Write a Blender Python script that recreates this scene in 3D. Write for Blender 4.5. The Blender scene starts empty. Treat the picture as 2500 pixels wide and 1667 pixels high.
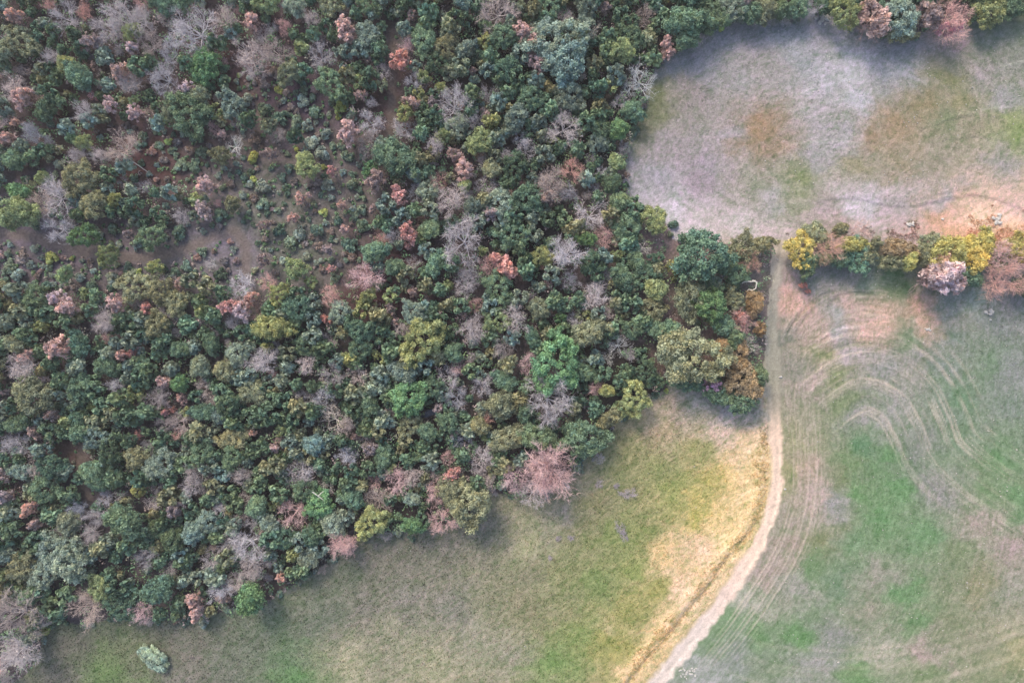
import bpy, math, random
import numpy as np

# ---------------------------------------------------------------- camera, sky, sun, exposure
scene = bpy.context.scene
S = 0.08                      # metres on the ground for one pixel of the 2500 px wide photograph
H = 133.3                     # flying height of the drone
cam = bpy.data.cameras.new('camera'); cam.lens = 24; cam.sensor_width = 36
cam.clip_start = 1; cam.clip_end = 6000
cam_ob = bpy.data.objects.new('camera', cam); scene.collection.objects.link(cam_ob)
cam_ob.location = (0, 0, H); cam_ob.rotation_euler = (0, 0, 0)
scene.camera = cam_ob

SUN_EL, SUN_AZ = math.radians(42), math.radians(118)   # azimuth of the sun, measured from +X anticlockwise
world = bpy.data.worlds.new('World'); scene.world = world; world.use_nodes = True
wn = world.node_tree.nodes; wl = world.node_tree.links
sky = wn.new('ShaderNodeTexSky'); sky.sky_type = 'NISHITA'; sky.sun_disc = False
sky.sun_elevation = SUN_EL; sky.sun_rotation = math.pi/2 - SUN_AZ
sky.air_density = 1.0; sky.dust_density = 4.0; sky.ozone_density = 1.0
bg = wn['Background']; bg.inputs['Strength'].default_value = 0.14
wl.new(sky.outputs[0], bg.inputs['Color'])
sun = bpy.data.lights.new('sun', 'SUN'); sun.energy = 0.95; sun.angle = math.radians(15)
sun.color = (1.0, 0.83, 0.64)
sun_ob = bpy.data.objects.new('sun', sun); scene.collection.objects.link(sun_ob)
sun_ob.rotation_euler = (math.pi/2 - SUN_EL, 0, SUN_AZ + math.pi/2)
vs = scene.view_settings
vs.view_transform = 'Standard'; vs.look = 'None'; vs.gamma = 1; vs.exposure = 0.77; vs.use_curve_mapping = False

# ---------------------------------------------------------------- helpers
rng = np.random.default_rng(11); random.seed(11)
COL = scene.collection
def lin(c):
    c = np.asarray(c, float)/255.0
    return np.where(c <= 0.04045, c/12.92, ((c+0.055)/1.055)**2.4)
def sm(a, b, x):
    t = np.clip((x-a)/(b-a), 0, 1); return t*t*(3-2*t)
def hash2(ix, iy, seed):
    n = (ix.astype(np.int64)*374761393 + iy.astype(np.int64)*668265263 + seed*974634777) & 0xffffffff
    n = ((n ^ (n >> 13))*1274126177) & 0xffffffff
    n = n ^ (n >> 16)
    return (n & 0xffffff)/float(0xffffff)
def vnoise(x, y, seed=0):
    ix = np.floor(x); iy = np.floor(y); fx = x-ix; fy = y-iy
    fx = fx*fx*(3-2*fx); fy = fy*fy*(3-2*fy)
    a = hash2(ix, iy, seed); b = hash2(ix+1, iy, seed); c = hash2(ix, iy+1, seed); d = hash2(ix+1, iy+1, seed)
    return (a*(1-fx)+b*fx)*(1-fy) + (c*(1-fx)+d*fx)*fy
def fbm(x, y, seed=0, octv=4):
    s = 0; a = 0.5; t = 0
    for k in range(octv):
        s = s + a*vnoise(x, y, seed+17*k); t += a; a *= 0.55; x = x*2.03+3.1; y = y*2.03+7.7
    return s/t*2-1
def inpoly(px, py, poly):
    px = np.asarray(px, float); py = np.asarray(py, float); r = np.zeros(px.shape, bool); n = len(poly)
    for i in range(n):
        x1, y1 = poly[i]; x2, y2 = poly[(i+1) % n]
        if y1 == y2: continue
        c = ((y1 > py) != (y2 > py)) & (px < (x2-x1)*(py-y1)/(y2-y1)+x1)
        r ^= c
    return r
def pdist(px, py, line):
    """distance to a polyline, signed side and position along it"""
    best = np.full(px.shape, 1e9); side = np.zeros(px.shape); along = np.zeros(px.shape); L = 0
    for (x1, y1), (x2, y2) in zip(line[:-1], line[1:]):
        dx, dy = x2-x1, y2-y1; l2 = dx*dx+dy*dy; l = math.sqrt(l2)
        t = np.clip(((px-x1)*dx+(py-y1)*dy)/l2, 0, 1)
        d = np.hypot(px-(x1+t*dx), py-(y1+t*dy)); m = d < best
        best = np.where(m, d, best); side = np.where(m, np.sign((py-y1)*dx-(px-x1)*dy), side); along = np.where(m, L+t*l, along)
        L += l
    return best, side, along
def catmull(pts, n=6):
    P = [pts[0]]+list(pts)+[pts[-1]]; out = []
    for i in range(1, len(P)-2):
        p0, p1, p2, p3 = [np.array(q, float) for q in P[i-1:i+3]]
        for k in range(n):
            t = k/n
            out.append(tuple(0.5*((2*p1)+(-p0+p2)*t+(2*p0-5*p1+4*p2-p3)*t*t+(-p0+3*p1-3*p2+p3)*t**3)))
    out.append(tuple(pts[-1])); return out
def w2p(x, y): return x/S+1250, 833.5-y/S
def p2w(u, v): return (u-1250)*S, (833.5-v)*S

def mesh_from(name, V, F, nside, col=None):
    me = bpy.data.meshes.new(name); V = np.asarray(V, np.float32); F = np.asarray(F, np.int32)
    me.vertices.add(len(V)); me.vertices.foreach_set('co', V.ravel())
    me.loops.add(F.size); me.loops.foreach_set('vertex_index', F.ravel())
    me.polygons.add(len(F)); me.polygons.foreach_set('loop_start', np.arange(0, F.size, nside, dtype=np.int32))
    if col is not None:
        a = me.color_attributes.new('tint', 'FLOAT_COLOR', 'POINT')
        a.data.foreach_set('color', np.concatenate([col, np.ones((len(col), 1))], 1).astype(np.float32).ravel())
    me.update(calc_edges=True); return me
def link(name, me, parent=None, loc=(0, 0, 0)):
    o = bpy.data.objects.new(name, me); COL.objects.link(o); o.location = loc
    if parent: o.parent = parent
    return o
def smooth(me): me.polygons.foreach_set('use_smooth', np.ones(len(me.polygons), bool))

# ---------------------------------------------------------------- materials
def material(name):
    m = bpy.data.materials.new(name); m.use_nodes = True
    return m, m.node_tree.nodes, m.node_tree.links, m.node_tree.nodes['Principled BSDF']
def noise_fac(N, L, scale, lo, hi, detail=4, rough=0.6):
    g = N.new('ShaderNodeNewGeometry'); t = N.new('ShaderNodeTexNoise'); t.inputs['Scale'].default_value = scale
    t.inputs['Detail'].default_value = detail; t.inputs['Roughness'].default_value = rough
    L.new(g.outputs['Position'], t.inputs['Vector'])
    r = N.new('ShaderNodeMapRange'); r.inputs[1].default_value = 0.3; r.inputs[2].default_value = 0.7
    r.inputs[3].default_value = lo; r.inputs[4].default_value = hi
    L.new(t.outputs['Fac'], r.inputs[0]); return r.outputs[0], t.outputs['Fac']
def mul(N, L, a, b):
    m = N.new('ShaderNodeMix'); m.data_type = 'RGBA'; m.blend_type = 'MULTIPLY'; m.inputs[0].default_value = 1
    L.new(a, m.inputs[6]); L.new(b, m.inputs[7]); return m.outputs[2]
def ground_material(name, fine, coarse, amp, bump):
    m, N, L, B = material(name)
    at = N.new('ShaderNodeAttribute'); at.attribute_name = 'tint'
    f1, n1 = noise_fac(N, L, fine, 1-amp, 1+amp, 5, 0.75)
    f2, n2 = noise_fac(N, L, coarse, 1-amp*0.55, 1+amp*0.55, 5, 0.7)
    c = mul(N, L, mul(N, L, at.outputs['Color'], f1), f2)
    L.new(c, B.inputs['Base Color']); B.inputs['Roughness'].default_value = 0.95
    B.inputs['Specular IOR Level'].default_value = 0.1
    bp = N.new('ShaderNodeBump'); bp.inputs['Strength'].default_value = bump; bp.inputs['Distance'].default_value = 0.12
    L.new(n1, bp.inputs['Height']); L.new(bp.outputs[0], B.inputs['Normal'])
    return m
M_FIELD = ground_material('stony_soil', 4.2, 0.9, 0.28, 0.8)
M_MEADOW = ground_material('meadow_turf', 3.6, 0.8, 0.30, 0.8)
M_FOREST = ground_material('leaf_litter', 2.2, 0.5, 0.40, 0.9)
M_TRACK = ground_material('track_earth', 3.6, 0.7, 0.20, 0.6)
def leaf_material(name, trans):
    m, N, L, B = material(name)
    at = N.new('ShaderNodeAttribute'); at.attribute_name = 'tint'
    oi = N.new('ShaderNodeObjectInfo')
    c = mul(N, L, at.outputs['Color'], oi.outputs['Color'])
    L.new(c, B.inputs['Base Color']); B.inputs['Roughness'].default_value = 0.75; B.inputs['Specular IOR Level'].default_value = 0.08
    if trans:
        t = N.new('ShaderNodeBsdfTranslucent'); L.new(c, t.inputs['Color'])
        x = N.new('ShaderNodeMixShader'); x.inputs[0].default_value = trans
        L.new(B.outputs[0], x.inputs[1]); L.new(t.outputs[0], x.inputs[2]); L.new(x.outputs[0], N['Material Output'].inputs['Surface'])
    return m
M_LEAF = leaf_material('oak_leaves', 0.2)
M_DRY = leaf_material('dry_leaves', 0.25)
M_TWIG = leaf_material('bare_twigs', 0)
M_GRASS = leaf_material('grass_blades', 0.2)
def plain_material(name, rgb, scale, amp, bump=0.4, rough=0.9):
    m, N, L, B = material(name)
    f1, n1 = noise_fac(N, L, scale, 1-amp, 1+amp)
    c = N.new('ShaderNodeRGB'); c.outputs[0].default_value = (*lin(rgb), 1)
    L.new(mul(N, L, c.outputs[0], f1), B.inputs['Base Color']); B.inputs['Roughness'].default_value = rough
    bp = N.new('ShaderNodeBump'); bp.inputs['Strength'].default_value = bump; bp.inputs['Distance'].default_value = 0.03
    L.new(n1, bp.inputs['Height']); L.new(bp.outputs[0], B.inputs['Normal']); return m
M_BARK = plain_material('oak_bark', (92, 82, 76), 9, 0.4)
M_STONE = plain_material('limestone', (196, 193, 188), 6, 0.18)
m, N, L, B = material('stream_water'); M_WATER = m
B.inputs['Base Color'].default_value = (0.05, 0.06, 0.09, 1); B.inputs['Roughness'].default_value = 0.12
f1, n1 = noise_fac(N, L, 1.5, 0, 1); bp = N.new('ShaderNodeBump'); bp.inputs['Strength'].default_value = 0.1
L.new(n1, bp.inputs['Height']); L.new(bp.outputs[0], B.inputs['Normal'])

# ---------------------------------------------------------------- layout (pixels of the photograph, on the ground)
FOREST = [(-260, -260), (2760, -260), (2760, 10), (2500, 25), (2400, 45), (2300, 70), (2200, 85), (2060, 55), (2000, 25), (1900, 40), (1800, 50),
          (1720, 70), (1690, 100), (1650, 130), (1600, 165), (1575, 240), (1545, 320), (1528, 380), (1525, 470), (1585, 510), (1625, 545),
          (1640, 585), (1700, 600), (1880, 590), (1880, 700), (1862, 860), (1850, 960), (1790, 990), (1740, 960), (1690, 945), (1640, 935), (1600, 965), (1530, 1000), (1475, 1070), (1460, 1110), (1420, 1115), (1385, 1170),
          (1330, 1210), (1240, 1205), (1190, 1205), (1140, 1260), (1060, 1285), (960, 1295), (880, 1310), (850, 1345), (795, 1370), (735, 1415),
          (685, 1445), (630, 1485), (555, 1490), (500, 1505), (430, 1510), (370, 1515), (300, 1505), (205, 1520), (120, 1515), (95, 1590),
          (70, 1640), (0, 1680), (-260, 1760)]
FILL = [p for p in FOREST]      # the part of the wood that is filled tree by tree (without the copse by the track)
i0 = FILL.index((1640, 585)); i1 = FILL.index((1690, 945))
FILL[i0:i1+1] = [(1640, 585), (1635, 640), (1615, 700), (1600, 780), (1560, 850), (1600, 900), (1640, 935)]
TRACK = catmull([(1925, 470), (1908, 540), (1903, 600), (1890, 660), (1882, 750), (1883, 850), (1888, 950), (1893, 1050), (1897, 1130), (1894, 1200), (1880, 1265),
         (1855, 1325), (1825, 1375), (1785, 1435), (1745, 1490), (1697, 1550), (1650, 1610), (1610, 1660), (1560, 1730), (1500, 1810)], 5)
ARCH = catmull([(1960, 1480), (1985, 1330), (1980, 1200), (1995, 1110), (2035, 1035), (2105, 985), (2160, 1005), (2195, 1060), (2235, 1150), (2310, 1225),
        (2400, 1290), (2500, 1360), (2640, 1440)], 5)
FAN = catmull([(1912, 1060), (1916, 960), (1935, 870), (1972, 800), (2035, 752), (2110, 738), (2190, 752), (2270, 800), (2340, 880)], 5)
SWEEP = catmull([(1700, 1480), (1760, 1570), (1870, 1625), (2020, 1640), (2200, 1630), (2360, 1590), (2500, 1540), (2640, 1480)], 5)
DITCH = catmull([(1872, 1060), (1868, 1150), (1862, 1215), (1835, 1290), (1790, 1345), (1750, 1395), (1715, 1445), (1670, 1500), (1620, 1560), (1575, 1610), (1530, 1670), (1480, 1740)], 5)
PATHW = [([(955, 60), (958, 140), (956, 220), (955, 300), (945, 335)], 11), ([(-60, 560), (60, 575), (200, 612), (330, 630), (430, 615), (520, 580), (575, 565), (600, 600), (598, 660)], 15),
         ([(1640, 640), (1638, 700), (1655, 760), (1690, 800), (1720, 822)], 13), ([(205, 1090), (200, 1180), (215, 1250)], 16)]
CLEAR = [[(1612, 560), (1668, 560), (1668, 700), (1632, 700)], [(60, 395), (160, 385), (190, 430), (120, 450), (60, 430)], [(230, 296), (330, 310), (330, 345), (240, 345)], [(-80, 520), (150, 535), (300, 545), (480, 535), (560, 500), (640, 520), (650, 690), (560, 700), (430, 680), (250, 715), (60, 700), (-80, 690)],
         [(540, 175), (640, 170), (740, 190), (840, 230), (860, 310), (800, 360), (720, 330), (640, 300), (560, 230)],
         [(480, 440), (720, 430), (890, 420), (910, 520), (905, 650), (830, 720), (700, 715), (640, 690), (640, 540), (560, 520)],
         [(760, 320), (900, 350), (900, 430), (780, 440)], [(300, 330), (520, 310), (640, 320), (770, 350), (780, 440), (560, 450), (400, 460), (310, 440)],
         [(110, 1090), (215, 1075), (225, 1130), (180, 1150), (120, 1130)], [(190, 1180), (228, 1180), (232, 1260), (195, 1260)],
         [(940, 40), (985, 40), (975, 330), (935, 330)], [(920, 620), (960, 620), (970, 700), (925, 700)],
         [(980, 1005), (1065, 992), (1068, 1018), (985, 1035)], [(1255, 860), (1290, 850), (1290, 920), (1240, 960)]]

def F(u, v, r, g, b): return (u, v, r, g, b)
A_STONY = """1640 140 128 135 140;1760 90 138 142 150;1900 70 130 138 148;2000 80 150 150 155;1680 220 138 130 125;1597 262 116 124 74;1575 325 120 120 80;1610 235 118 124 78;1650 350 150 142 142;1800 200 150 148 148;1950 120 150 155 165;2080 150 178 178 190;2100 240 174 174 184;2020 200 165 165 172;2200 180 152 157 172;2230 110 142 147 157;2330 90 155 132 142;2400 60 112 130 112;2470 60 108 128 102;2480 150 130 135 120;2330 160 135 135 108;2325 195 128 132 74;2350 260 138 135 84;2250 270 140 128 80;2180 300 152 130 86;2130 340 150 128 90;2300 300 118 130 86;2400 200 147 142 138;2460 250 152 150 148;2480 330 128 148 68;2450 300 132 146 74;2400 320 147 138 108;2440 400 152 147 142;2300 380 145 140 112;2200 400 150 138 100;2100 410 142 138 96;2060 330 154 152 152;2000 300 158 153 153;2000 370 155 152 152;1860 295 150 122 78;1852 330 146 120 74;1885 372 152 128 98;1830 250 152 142 132;1790 330 155 148 148;1720 400 150 140 148;1700 440 150 136 145;1600 430 150 148 158;1560 480 165 163 172;1640 520 188 183 192;1700 560 197 184 190;1800 560 192 182 184;1850 440 140 142 120;1970 430 122 136 78;1955 480 128 138 94;1900 500 152 152 148;2080 505 192 184 192;2130 520 187 180 190;2000 520 165 150 150;2050 540 175 150 148;1900 560 182 167 167;2200 500 165 155 155;2300 480 170 160 160;2300 540 205 155 118;2400 530 236 194 160;2480 540 232 182 138;2480 490 215 175 160;2200 555 188 160 155;2420 570 226 162 118;2330 570 226 168 126;1760 600 190 170 165;1980 150 145 150 160;1850 150 150 145 142;1720 160 138 140 142"""
A_PLOUGH = """1960 650 150 140 145;1930 680 165 145 140;1940 740 212 165 145;1960 790 190 160 148;1910 830 122 128 112;1930 900 140 140 122;1990 690 132 142 147;2050 660 130 135 150;2100 680 108 135 112;2150 690 88 135 74;2190 715 94 135 76;2080 740 198 162 148;2040 765 145 155 160;2130 770 208 165 140;2120 800 202 162 142;2230 740 208 160 130;2260 790 202 160 130;2250 680 125 135 135;2330 730 132 148 168;2400 720 142 165 188;2460 740 140 140 155;2440 800 130 140 140;2330 820 118 138 126;2210 820 112 140 100;2060 800 168 163 168;2010 830 188 157 138;2000 860 152 152 104;2080 860 167 157 157;2150 900 140 145 145;2230 870 147 145 140;2300 900 123 140 128;2420 880 104 138 98;2470 900 130 140 135;1980 930 175 155 143;2040 930 128 140 88;2100 1000 147 147 144;2180 1010 153 147 147;2050 980 122 140 92;2350 960 98 140 98;2300 1000 118 140 118;2450 1000 123 140 123;2100 1090 88 138 88;2060 1130 106 140 82;2160 1100 88 140 76;2240 1100 132 138 128;2330 1080 112 140 106;2430 1120 94 142 82;2200 1180 92 145 80;2100 1200 94 145 76;2050 1160 118 135 84;1960 1150 190 157 145;1990 1220 185 162 150;1940 1080 152 150 104;1920 1150 152 150 94;2030 1230 150 150 145;2280 1200 142 140 135;2380 1260 168 150 140;2470 1330 173 150 145;2400 1200 106 140 88;2480 1220 94 142 82;2250 1300 98 145 86;2150 1270 88 145 76;2100 1330 106 145 94;2000 1330 130 140 88;1930 1330 173 150 138;1880 1400 168 150 138;1990 1380 94 140 76;1960 1430 152 145 140;2050 1420 106 140 100;2150 1400 142 138 123;2140 1480 145 130 120;2200 1450 88 145 76;2350 1350 123 142 94;2400 1430 142 142 98;2470 1430 153 140 130;1830 1480 163 155 145;1790 1520 104 145 88;1850 1560 100 145 82;1780 1600 130 140 135;1740 1560 104 140 88;1720 1640 152 157 163;1950 1550 94 145 76;2050 1560 135 140 130;2000 1620 152 145 145;2150 1600 163 145 138;2250 1590 168 148 138;2300 1520 130 140 98;2230 1530 98 142 82;2400 1560 135 140 104;2470 1600 152 152 98;2100 1655 98 145 76;2250 1650 118 142 88;2400 1650 130 142 98;1850 1650 123 142 112"""
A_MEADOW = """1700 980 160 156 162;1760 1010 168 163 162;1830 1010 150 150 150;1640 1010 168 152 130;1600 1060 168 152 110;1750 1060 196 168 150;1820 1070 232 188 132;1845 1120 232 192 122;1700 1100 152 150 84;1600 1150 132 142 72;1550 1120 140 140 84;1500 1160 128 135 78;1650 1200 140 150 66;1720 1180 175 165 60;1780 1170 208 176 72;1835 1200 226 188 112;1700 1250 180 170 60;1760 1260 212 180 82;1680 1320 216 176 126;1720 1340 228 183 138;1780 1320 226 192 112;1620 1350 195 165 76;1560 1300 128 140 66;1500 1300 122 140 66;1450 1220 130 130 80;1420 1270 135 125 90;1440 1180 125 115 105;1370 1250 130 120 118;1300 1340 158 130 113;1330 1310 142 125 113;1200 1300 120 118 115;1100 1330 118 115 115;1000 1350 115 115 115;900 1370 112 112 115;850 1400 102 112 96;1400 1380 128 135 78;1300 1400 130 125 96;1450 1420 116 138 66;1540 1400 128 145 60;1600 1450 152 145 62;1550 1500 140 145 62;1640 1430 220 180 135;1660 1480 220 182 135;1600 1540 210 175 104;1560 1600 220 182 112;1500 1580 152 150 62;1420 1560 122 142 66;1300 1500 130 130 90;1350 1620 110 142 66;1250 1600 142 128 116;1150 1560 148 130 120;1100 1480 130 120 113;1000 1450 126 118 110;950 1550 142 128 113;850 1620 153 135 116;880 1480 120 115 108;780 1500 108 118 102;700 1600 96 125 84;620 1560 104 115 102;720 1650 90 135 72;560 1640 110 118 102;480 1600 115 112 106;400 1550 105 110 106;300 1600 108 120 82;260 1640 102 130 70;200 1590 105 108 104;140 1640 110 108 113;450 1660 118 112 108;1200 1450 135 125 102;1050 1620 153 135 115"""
A_WOOD = """50 580 108 98 108;200 610 98 88 94;400 620 104 100 104;550 590 118 110 120;590 640 108 102 110;700 560 106 106 96;720 620 100 104 92;640 500 100 102 92;650 220 88 70 74;740 240 80 65 80;620 290 112 98 92;800 420 104 98 94;364 400 88 58 56;180 1110 88 70 66;205 1200 80 72 80;950 80 100 92 95;955 250 88 66 64;930 690 94 58 62;1660 640 135 112 110;1650 700 122 112 112;1690 800 155 122 116;560 190 92 64 64;200 300 72 56 54;100 800 70 58 58;400 900 62 56 56;700 900 62 56 56;1000 900 62 58 60;1300 600 66 56 58;1400 300 62 60 54;1200 200 70 60 58;1500 900 70 62 56;600 1300 66 58 56;100 1400 78 70 76;1800 700 110 105 98;1780 900 100 90 80;2200 20 95 90 88;1700 30 72 68 60;300 60 72 62 62;1000 1150 66 58 56"""
def anchors(t): return np.array([[float(q) for q in p.split()] for p in t.split(';')])
def blend(u, v, A, sharp=3.2, sat=0.8):
    out = np.zeros(u.shape+(3,)); A = A.copy(); A[:, 4] = np.minimum(A[:, 4], (A[:, 2]+A[:, 3])*.5+7); C = lin(A[:, 2:5])
    W = np.zeros(u.shape); lum = C@np.array([.3, .59, .11]); C = lum[:, None]+(C-lum[:, None])*sat
    NZ = [np.exp(2.4*fbm(u/40+k*9, v/26-k*5, 60+k, 5)) for k in range(5)]
    for i in range(len(A)):
        w = NZ[i % 5]/((u-A[i, 0])**2+(v-A[i, 1])**2+120.0)**(sharp/2)
        W += w; out += w[..., None]*C[i]
    return out/W[..., None]
A_STONY, A_PLOUGH, A_MEADOW, A_WOOD = map(anchors, (A_STONY, A_PLOUGH, A_MEADOW, A_WOOD))
for A_, kb in ((A_MEADOW, 16), (A_PLOUGH, 4)):       # turf under the drone is olive rather than mauve
    dull = A_[:, 2] < 165
    A_[dull, 3] = np.maximum(A_[dull, 3], A_[dull, 2]*1.0); A_[dull, 4] = np.minimum(A_[dull, 4], (A_[dull, 2]+A_[dull, 3])*.5-kb)
hot = A_MEADOW[:, 2] > 190
A_MEADOW[hot, 2:5] = A_MEADOW[hot, 2:5]*0.66+np.array([226, 204, 168])*0.34

LINES = [  # wheel lines and ruts: points, half width, darkening or lightening of bare soil, depth
    ([(1995, 497), (2060, 487), (2110, 492), (2150, 502), (2230, 505), (2310, 490), (2370, 480), (2420, 487), (2470, 505), (2540, 530)], 4, 0.72, -0.08),
    ([(2110, 480), (2200, 495), (2300, 475), (2380, 462)], 3, 0.85, -0.05),
    ([(1880, 247), (1950, 232), (2020, 208), (2090, 190)], 3, 1.22, 0.03), ([(1920, 275), (2000, 255), (2060, 243)], 3, 1.2, 0.03),
    ([(1900, 375), (1945, 352), (2010, 348), (2090, 352), (2170, 370)], 2.5, 1.2, 0.03), ([(1905, 330), (1960, 318), (2040, 318), (2120, 330)], 2.5, 0.85, -0.03),
    ([(2095, 225), (2150, 205), (2240, 190)], 2.5, 0.87, -0.03), ([(2260, 318), (2310, 290), (2380, 272), (2460, 262)], 3, 1.18, 0.03),
    ([(2240, 325), (2300, 300), (2370, 285)], 2.5, 0.8, -0.04), ([(2300, 345), (2380, 338), (2460, 350), (2500, 372)], 3, 0.85, -0.04),
    ([(2450, 165), (2500, 150)], 3, 1.2, 0.03), ([(1780, 440), (1830, 405), (1880, 375)], 3, 0.88, -0.03), ([(2000, 420), (2060, 385), (2090, 375)], 3, 0.85, -0.04),
    ([(1925, 810), (1950, 765), (1985, 730), (2030, 712)], 3, 0.72, -0.08), ([(1940, 815), (1965, 775), (2000, 740)], 3, 0.75, -0.08),
    ([(2020, 750), (2045, 722), (2090, 714), (2130, 718)], 3, 0.75, -0.08), ([(2060, 752), (2090, 728), (2130, 720)], 3, 1.2, 0.05),
    ([(2085, 792), (2150, 787), (2230, 778), (2330, 765)], 2.5, 1.12, 0.03), ([(1980, 905), (2020, 860), (2080, 838), (2140, 840), (2200, 862)], 2.5, 0.8, -0.05),
    ([(1975, 960), (2010, 930), (2070, 905)], 3, 1.25, 0.05), ([(1990, 830), (2040, 806), (2090, 798)], 2.5, 1.25, 0.04),
    ([(1985, 850), (2030, 830), (2090, 818), (2160, 822)], 2.5, 1.2, 0.05), ([(2000, 885), (2060, 868), (2130, 868)], 2.5, 1.25, 0.05),
    ([(2385, 900), (2420, 840), (2470, 790)], 2, 1.12, 0.02), ([(2340, 890), (2365, 850), (2378, 800)], 2, 1.12, 0.02), ([(2440, 880), (2465, 840)], 2, 1.12, 0.02),
    ([(2210, 1080), (2240, 1150), (2300, 1215), (2390, 1270)], 3, 0.88, -0.05), ([(2190, 1090), (2215, 1150), (2262, 1210)], 3, 0.9, -0.05)]
LINES = [(catmull(p, 5), w, k, d) for p, w, k, d in LINES]

def region_of(u, v):
    """0 wood, 1 stony field, 2 ploughed field, 3 meadow, 4 track"""
    wu = u+9*fbm(u/38, v/38, 5, 3); wv = v+9*fbm(u/38, v/38, 6, 3)
    reg = np.full(u.shape, 3)
    d, side, al = pdist(wu, wv, TRACK)
    reg[side < 0] = 2
    reg[(wv < 598) & (wu > 1500)] = 1
    reg[(wv < 640) & (wu > 2000) & (wv < 600+(wu-2000)*0.05)] = 1
    dt, st, at = pdist(u+5*fbm(u/25, v/25, 7, 3), v+4*fbm(u/25, v/25, 8, 3), TRACK)
    half = 25-6*sm(430, 560, at)+4*sm(800, 1000, at)+5*fbm(at/30, at*0, 9, 2)
    reg[(dt < half) & (v > 585)] = 4
    reg[inpoly(wu, wv, FOREST)] = 0
    return reg, dt, at, half, side
def height(u, v):
    u = np.asarray(u, float); v = np.asarray(v, float)
    h = 0.55*fbm(u/420, v/420, 31, 2)+0.12*fbm(u/90, v/90, 32, 3)
    d, s, a = pdist(u, v, TRACK)
    h = h-0.12*np.exp(-(d/16)**2)*sm(560, 640, v)
    d2, s2, a2 = pdist(u, v, DITCH)
    h = h+0.35*np.exp(-((d2-16)/16)**2)*(s2 > 0)-0.30*np.exp(-(d2/6)**2)*sm(1230, 1330, v)*np.clip(0.55+1.6*fbm(u/30, v/30, 97, 3), 0, 1)
    return h
def stripes(u, v):
    """plough furrows: height in -1..1 and where they show"""
    d, s, a = pdist(u, v, ARCH)
    n = fbm(u/60, v/60, 41, 3)
    inner = (s > 0)
    m1 = sm(420, 560, a)*(1-sm(1250, 1500, a))*np.where(inner, 1-sm(15, 40, d), 1-sm(150, 270, d))
    dd = np.where(inner, -d, d)+3*n
    m1 = m1*(1-0.45*sm(700, 1000, a)); h1 = ((vnoise(dd/6.5, a/300, 42)+vnoise(dd/4.4, a/160, 43)*1.0-1.0)*1.6*np.clip(0.8+1.6*n, 0, 2)+0.22*np.sin(dd/9.5*6.283+2*n))*m1
    d2, s2, a2 = pdist(u, v, TRACK)
    m2 = (s2 < 0)*sm(26, 36, d2)*(1-sm(95, 135, d2))*sm(960, 1090, v)*(1-sm(1560, 1660, v))
    h2 = ((vnoise((d2+2*n)/5, a2/240, 44)-0.5)*1.5*(0.8+0.7*n)+0.45*np.sin(d2/9.5*6.283+0.7*n))*m2
    d3, s3, a3 = pdist(u, v, SWEEP)
    m3 = (1-sm(40, 75, d3))*sm(100, 260, a3)
    h3 = ((vnoise((d3*s3+4*n)/11, a3/500, 45)-0.5)*1.5+0.15*np.sin(d3/22*6.283+1.1*n))*m3*(0.5+.6*n)
    d4, s4, a4 = pdist(u, v, FAN)
    m4 = (1-sm(45, 95, d4))*sm(20, 120, a4)*(1-sm(420, 600, a4))*np.clip(.55+1.3*n, 0, 1)
    h4 = ((vnoise((d4*s4+2*n)/5, a4/200, 46)-0.5)*1.9+0.35*np.sin(d4*s4/8.0*6.283+n))*m4
    return h1+h2+h3+h4, np.clip(m1+m2+m3+m4, 0, 1)
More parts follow.
